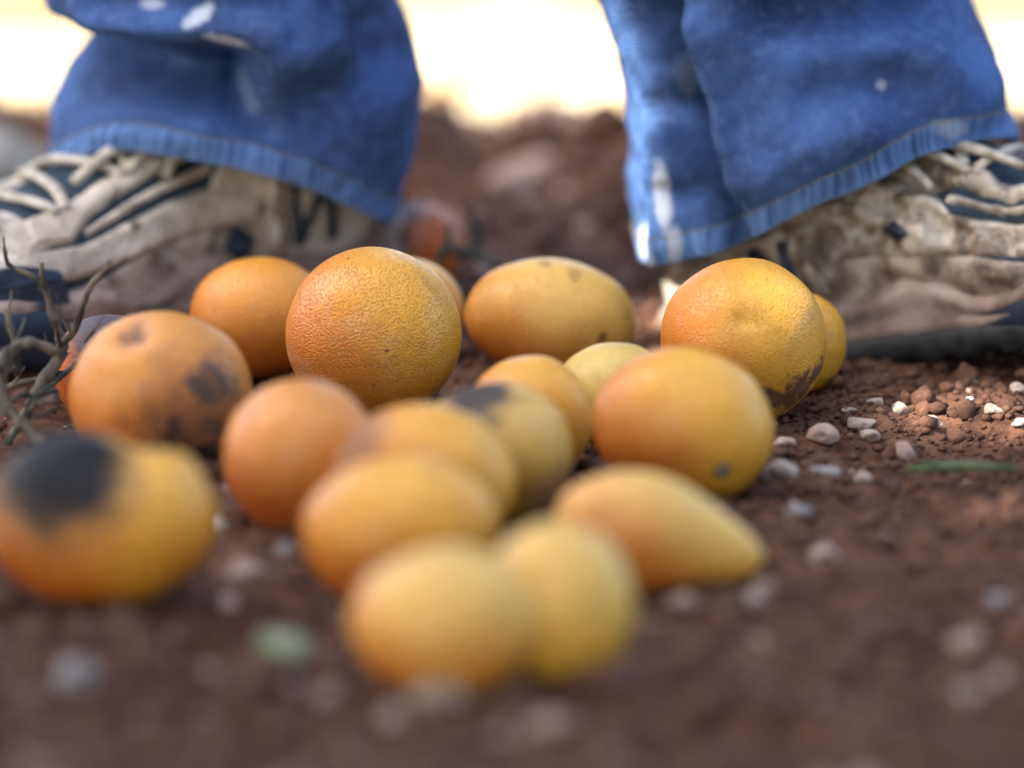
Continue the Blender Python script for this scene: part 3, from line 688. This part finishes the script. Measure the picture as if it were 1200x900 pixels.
# ------------------------------------------------------------------ twigs
def twig(name, label, mat, main, shoots, group=None):
    Jn = Join(); Jn.add(*tube(main[0], [r_ * 0.78 * random.uniform(0.85, 1.2) for r_ in main[1] for _ in range(3)], 9, 8, 0.16)); o = tag(add(name, Jn.mesh(name, mat)), label, 'twig', group)
    for pts, rad in shoots:
        Jn = Join(); Jn.add(*tube(pts, [r_ * 0.72 * random.uniform(0.8, 1.25) for r_ in rad for _ in range(3)], 8, 6, 0.18)); add('shoot', Jn.mesh('shoot', mat), o)
    return o
def T(*pts): return [tuple(on_y(x, y, yy)) for x, y, yy in pts]
twig('thorny_twig', 'dry thorny twig with upright bare shoots at the left edge', TWIG,
     (T((-20, 560, -.17), (20, 505, -.165), (45, 455, -.16), (72, 412, -.155), (62, 370, -.15), (50, 325, -.15), (49, 308, -.15)), [.0032, .0034, .0036, .0034, .0026, .0018, .0012]),
     [(T((60, 345, -.15), (40, 325, -.147), (12, 312, -.145), (6, 295, -.145), (4, 277, -.146)), [.0024, .0019, .0016, .0013, .0007]),
      (T((70, 405, -.155), (88, 385, -.158), (100, 350, -.162), (112, 328, -.165), (130, 306, -.168)), [.0024, .0022, .0019, .0022, .0012]),
      (T((72, 410, -.155), (64, 375, -.17), (58, 350, -.172), (44, 337, -.174)), [.0013, .0011, .0009, .0004]),
      (T((84, 390, -.158), (72, 370, -.16), (66, 345, -.162)), [.0012, .0009, .0003]),
      (T((56, 415, -.156), (54, 400, -.16), (52, 390, -.162)), [.0010, .0008, .0003]),
      (T((100, 400, -.16), (112, 385, -.165), (124, 366, -.168)), [.0010, .0008, .0003])])
twig('curved_root', 'thick grey looping dead branch lying at the left edge of the soil', TWIG,
     (T((66, 412, -.175), (35, 402, -.18), (10, 415, -.185), (-2, 445, -.19), (6, 475, -.195), (30, 500, -.20), (50, 520, -.205)), [.0030, .0036, .0042, .0044, .0042, .0036, .003]),
     [(T((12, 470, -.19), (30, 462, -.186), (50, 470, -.18), (68, 462, -.176)), [.0020, .0022, .0020, .0016]), (T((-10, 440, -.18), (14, 432, -.17), (20, 440, -.16)), [.0026, .0024, .0012])])
twig('bare_shoot', 'short pale broken shoot standing left of the thorny twig', TWIG,
     (T((22, 440, -.165), (17, 400, -.163), (10, 375, -.162), (14, 340, -.162)), [.0022, .0020, .0021, .0008]), [(T((10, 372, -.162), (6, 362, -.162)), [.0014, .0006])])
twig('dead_stalk', 'dark stalk curving along the soil below the thorny twig', TWIGD,
     (T((30, 478, -.19), (45, 462, -.186), (68, 458, -.18)), [.0017, .0019, .0014]), [(T((40, 490, -.195), (58, 482, -.19), (70, 478, -.185)), [.0013, .0014, .001])])
for k, (lab, pts) in enumerate((('thin dark twig crossing under the looping dead branch', ((-20, 470, -.15), (15, 452, -.155), (60, 440, -.15), (95, 428, -.14))),
        ('thin twig rising to the right under the thorny twig', ((10, 520, -.19), (40, 470, -.17), (85, 430, -.15), (108, 405, -.145))),
        ('short curled twig on the soil beside the grey topped orange', ((20, 505, -.2), (35, 480, -.195), (60, 470, -.19), (75, 480, -.185))),
        ('thin straw of a twig leaning across the left edge', ((-10, 500, -.19), (5, 440, -.175), (22, 395, -.165), (30, 372, -.16))))):
    twig('thin_twig', lab, TWIGD if k % 2 else TWIG, (T(*pts), [.0016, .0018, .0015, .0009]), [(T(pts[1], (pts[1][0] + 14, pts[1][1] - 22, pts[1][2])), [.0011, .0004])])
twig('forked_twig', 'dark forked twig standing behind the wide flattened orange', TWIGD,
     (T((512, 306, .055), (525, 290, .055), (545, 297, .057), (560, 283, .058), (557, 262, .06), (546, 238, .06)), [.0024, .0030, .0034, .0030, .0027, .0020]),
     [(T((527, 292, .055), (526, 278, .056), (528, 262, .056)), [.0026, .0023, .0016]), (T((545, 297, .057), (562, 301, .05), (580, 308, .045)), [.0030, .0036, .0036])])

# ------------------------------------------------------------------ stones, clods, leaves
def rock_mesh(name, a, b, c, mat, seed, sub=3, jag=0.16):
    bm = bmesh.new(); bmesh.ops.create_icosphere(bm, subdivisions=sub, radius=1.0)
    r = np.random.default_rng(seed); ph = r.random((6, 3)) * 6; fr = r.uniform(1.2, 4.2, (6, 3))
    for v in bm.verts:
        d = np.array(v.co); s = 1 + jag * sum(math.sin(fr[k, 0] * d[0] + ph[k, 0]) * math.sin(fr[k, 1] * d[1] + ph[k, 1]) * math.sin(fr[k, 2] * d[2] + ph[k, 2]) for k in range(6)) + r.normal() * jag * 0.12
        v.co = Vector((d[0] * a * s, d[1] * b * s, d[2] * c * s))
    for k in range(9):
        nn = r.normal(size=3); nn /= np.linalg.norm(nn); hh = r.uniform(0.62, 0.95); sc_ = np.array([a, b, c])
        for v in bm.verts:
            q = np.array(v.co) / sc_; e = q @ nn - hh
            if e > 0: v.co = Vector((q - nn * e * 0.9) * sc_)
    me = bpy.data.meshes.new(name); bm.to_mesh(me); bm.free(); me.materials.append(mat)
    me.polygons.foreach_set('use_smooth', [True] * len(me.polygons)); return me

STONES = [
    (1009, 492, 38, 20, PALE, 'long cream pebble lying right of the dimpled orange'),
    (1056, 480, 27, 19, PALE, 'round bright cream pebble beside the long cream one'),
    (996, 481, 20, 9, PALE, 'flat cream pebble just behind the long cream one'),
    (964, 508, 44, 26, PINK, 'rough pinkish clod below the small yellow orange'),
    (922, 518, 32, 18, PALE, 'ragged pale stone against the foot of the dimpled orange'),
    (1020, 522, 30, 18, PALE, 'angular pale chip in front of the long cream pebble'),
    (1027, 467, 22, 16, PALE, 'dull cream pebble nearest the sole of the right shoe'),
    (1163, 499, 22, 16, PALE, 'sunlit angular stone near the right edge'),
    (1137, 461, 11, 9, WHITE, 'tiny white stone in the dark crumbs below the shoe sole'),
    (1195, 412, 26, 34, PINK, 'pinkish upright stone against the sole at the right edge'),
    (1132, 440, 38, 34, CLOD, 'dark red soil clod in front of the right shoe sole'),
    (1085, 446, 36, 22, CLOD, 'low dark soil clod left of the taller clod'),
    (1194, 457, 24, 20, PALE, 'pale stone at the right edge above the sunlit angular one'),
    (1090, 508, 30, 20, PINK, 'brown crumbly stone left of the sunlit patch'),
    (915, 553, 36, 32, PALE, 'blurred pale stone right of the orange with the stem scar'),
    (967, 550, 36, 16, GREY, 'blue grey chip on the soil left of the green blade'),
    (1060, 541, 26, 34, PINK, 'upright pinkish stone at the tip of the green blade'),
    (1012, 562, 26, 18, PALE, 'small blurred pale pebble below the blue grey chip'),
    (1036, 631, 28, 26, PALE, 'round blurred pale pebble in the open soil at right'),
    (965, 648, 42, 30, PINK, 'blurred pinkish stone right of the elongated orange'),
    (935, 610, 34, 20, GREY, 'blurred grey stone above the pinkish one'),
    (1172, 708, 66, 30, GREY, 'large pale blue chip at the right edge of the foreground'),
    (1196, 512, 22, 12, GREY, 'small blue grey chip at the right edge below the sunlit stone'),
    (1135, 762, 46, 38, PINK, 'blurred pinkish pebble in the lower right foreground'),
    (1136, 818, 40, 32, PALE, 'blurred pale pebble lowest in the right foreground'),
    (508, 818, 86, 40, PALE, 'blurred pale stone touching the frontmost orange'),
    (800, 716, 40, 26, PINK, 'blurred pink stone below the elongated orange'),
    (882, 702, 36, 26, PALE, 'blurred pale pebble at the tip of the elongated orange'),
    (290, 668, 50, 30, PINK, 'blurred pinkish stone between the rotten orange and the round one'),
    (334, 646, 34, 22, GREY, 'blurred blue grey pebble under the round blurred orange'),
    (262, 610, 22, 24, WHITE, 'white blurred stone beside the large half rotten orange'),
    (86, 800, 46, 66, GREY, 'tall blurred grey stone in the lower left foreground'),
    (330, 806, 60, 30, PINK, 'blurred pinkish stone below the pale green leaf scrap'),
]
for k, (px, py, w, h, mat, label) in enumerate(STONES):
    P = on_z(px, py + h * 0.2, 0.003); g = gh(P[0], P[1]); P = on_z(px, py, g + 0.002); t = (P - CAM) @ FW
    a = w / 2 / FPX * t; c = h / 2 / FPX * t
    o = add('stone', rock_mesh('stone', a, (a + c) / 2 * 0.9, c, mat, 100 + k), loc=(P[0], P[1], gh(P[0], P[1]) + c * 0.35)); o.rotation_euler = (0, 0, 0)
    tag(o, label, 'stone', 'loose stones on the soil')

o = add('grey_boulder', rock_mesh('grey_boulder', 0.09, 0.05, 0.024, stone_material('olive_grey_stone', (0.22, 0.21, 0.17), (0.34, 0.32, 0.26), 0.2), 77, 4, 0.08), loc=(-0.305, 0.33, 0.010))
tag(o, 'blurred grey rounded boulder behind the left shoe at the left edge', 'boulder')

def scatter(name, label, cat, n, smin, smax, mat, seed, lim, sub=1, flat=0.75, jag=0.25):
    r = np.random.default_rng(seed); protos = []
    for k in range(8):
        me = rock_mesh('tmp', 1, 1, flat, mat, seed * 31 + k, sub, jag)
        protos.append((np.array([v.co[:] for v in me.vertices]), [tuple(p.vertices) for p in me.polygons])); bpy.data.meshes.remove(me)
    Vs = []; Fs = []; o = 0
    XX = r.uniform(*lim[0], n); YY = r.uniform(*lim[1], n); HH = ground_h(XX, YY)
    for k in range(n):
        x = XX[k]; y = YY[k]; s = smin * (smax / smin) ** (r.random() ** 2.2); a = r.uniform(0, 6.28)
        pv, pf = protos[r.integers(8)]
        R_ = np.array([[math.cos(a), -math.sin(a), 0], [math.sin(a), math.cos(a), 0], [0, 0, 1]]); sc = s * r.uniform(0.7, 1.3, 3)
        V = (pv * sc) @ R_.T + np.array([x, y, HH[k] + s * 0.25]); Vs.append(V); Fs += [tuple(i + o for i in f) for f in pf]; o += len(V)
    ob = add(name, mesh_from(name, np.vstack(Vs), Fs, mat)); return tag(ob, label, cat, kind='stuff')
LIM = ((-0.42, 0.46), (-0.78, 0.62))
scatter('soil_crumbs', 'dark red crumbs of loose soil', 'soil', 12000, 0.0009, 0.0080, CLOD, 5, LIM)
scatter('fine_soil_crumbs', 'fine crumbs of dark soil in the open ground at right', 'soil', 6000, 0.0007, 0.0035, CLOD, 15, ((0.08, 0.30), (-0.32, 0.06)))
scatter('soil_clods', 'larger clods of red soil between and behind the shoes', 'soil', 260, 0.004, 0.020, CLOD, 25, ((-0.42, 0.46), (0.12, 0.50)), 2)
scatter('pale_clods', 'dusty pinkish clods between and behind the shoes', 'soil', 120, 0.004, 0.016, PINK, 26, ((-0.42, 0.46), (0.12, 0.50)), 2)
scatter('foreground_grit', 'pale and pinkish grit in the blurred foreground soil', 'gravel', 130, 0.0020, 0.0070, PINK, 36, ((-0.28, 0.30), (-0.80, -0.40)), 2)
scatter('foreground_clods', 'dark clods in the blurred foreground soil', 'soil', 420, 0.003, 0.012, CLOD, 37, ((-0.28, 0.30), (-0.80, -0.40)), 2)
scatter('gravel', 'fine pale grit strewn over the soil', 'gravel', 500, 0.0008, 0.0038, PALE, 6, LIM)
scatter('brown_grit', 'pinkish brown grit strewn over the soil', 'gravel', 420, 0.0010, 0.0060, PINK, 8, LIM)

GRN = plain('green_blade', (0.022, 0.055, 0.010), (0.10, 0.12, 0.05), 60, 0.5, 0.35)
GRP = plain('pale_green_leaf', (0.11, 0.135, 0.07), (0.18, 0.20, 0.12), 120, 0.6, 0.3)
def blade(name, label, P, wid, mat, thick=0.0008):
    C = catmull(P, 8); n = len(C); Vs = []
    T_ = np.gradient(C, axis=0); T_ /= np.linalg.norm(T_, axis=1)[:, None]
    for i, c in enumerate(C):
        s = np.cross(T_[i], (0, -0.5, 0.86)); s /= np.linalg.norm(s); w = wid * math.sin(math.pi * min(1, (i + 0.6) / (n + 0.2))) ** 0.6; up = np.cross(s, T_[i])
        Vs += [c - s * w, c + up * w * .25 + (0, 0, thick), c + s * w, c - up * thick]
    o = add(name, mesh_from(name, Vs, grid_faces(n, 4, True) + [(3, 2, 1, 0), tuple((n - 1) * 4 + k for k in range(4))], mat)); return tag(o, label, 'leaf')
p = [on_z(x, y, 0.006 + gz) for x, y, gz in ((1058, 552, 0.002), (1080, 548, 0.004), (1120, 546, 0.004), (1155, 547, .003), (1195, 548, .002))]
blade('grass_blade', 'green grass blade lying on the soil at right', p, 0.0036, GRN)
p = [on_z(x, y, 0.008) for x, y in ((308, 742), (322, 750), (342, 760), (358, 768))]
blade('leaf_scrap', 'blurred pale green leaf scrap in the lower left foreground', p, 0.0105, GRP)
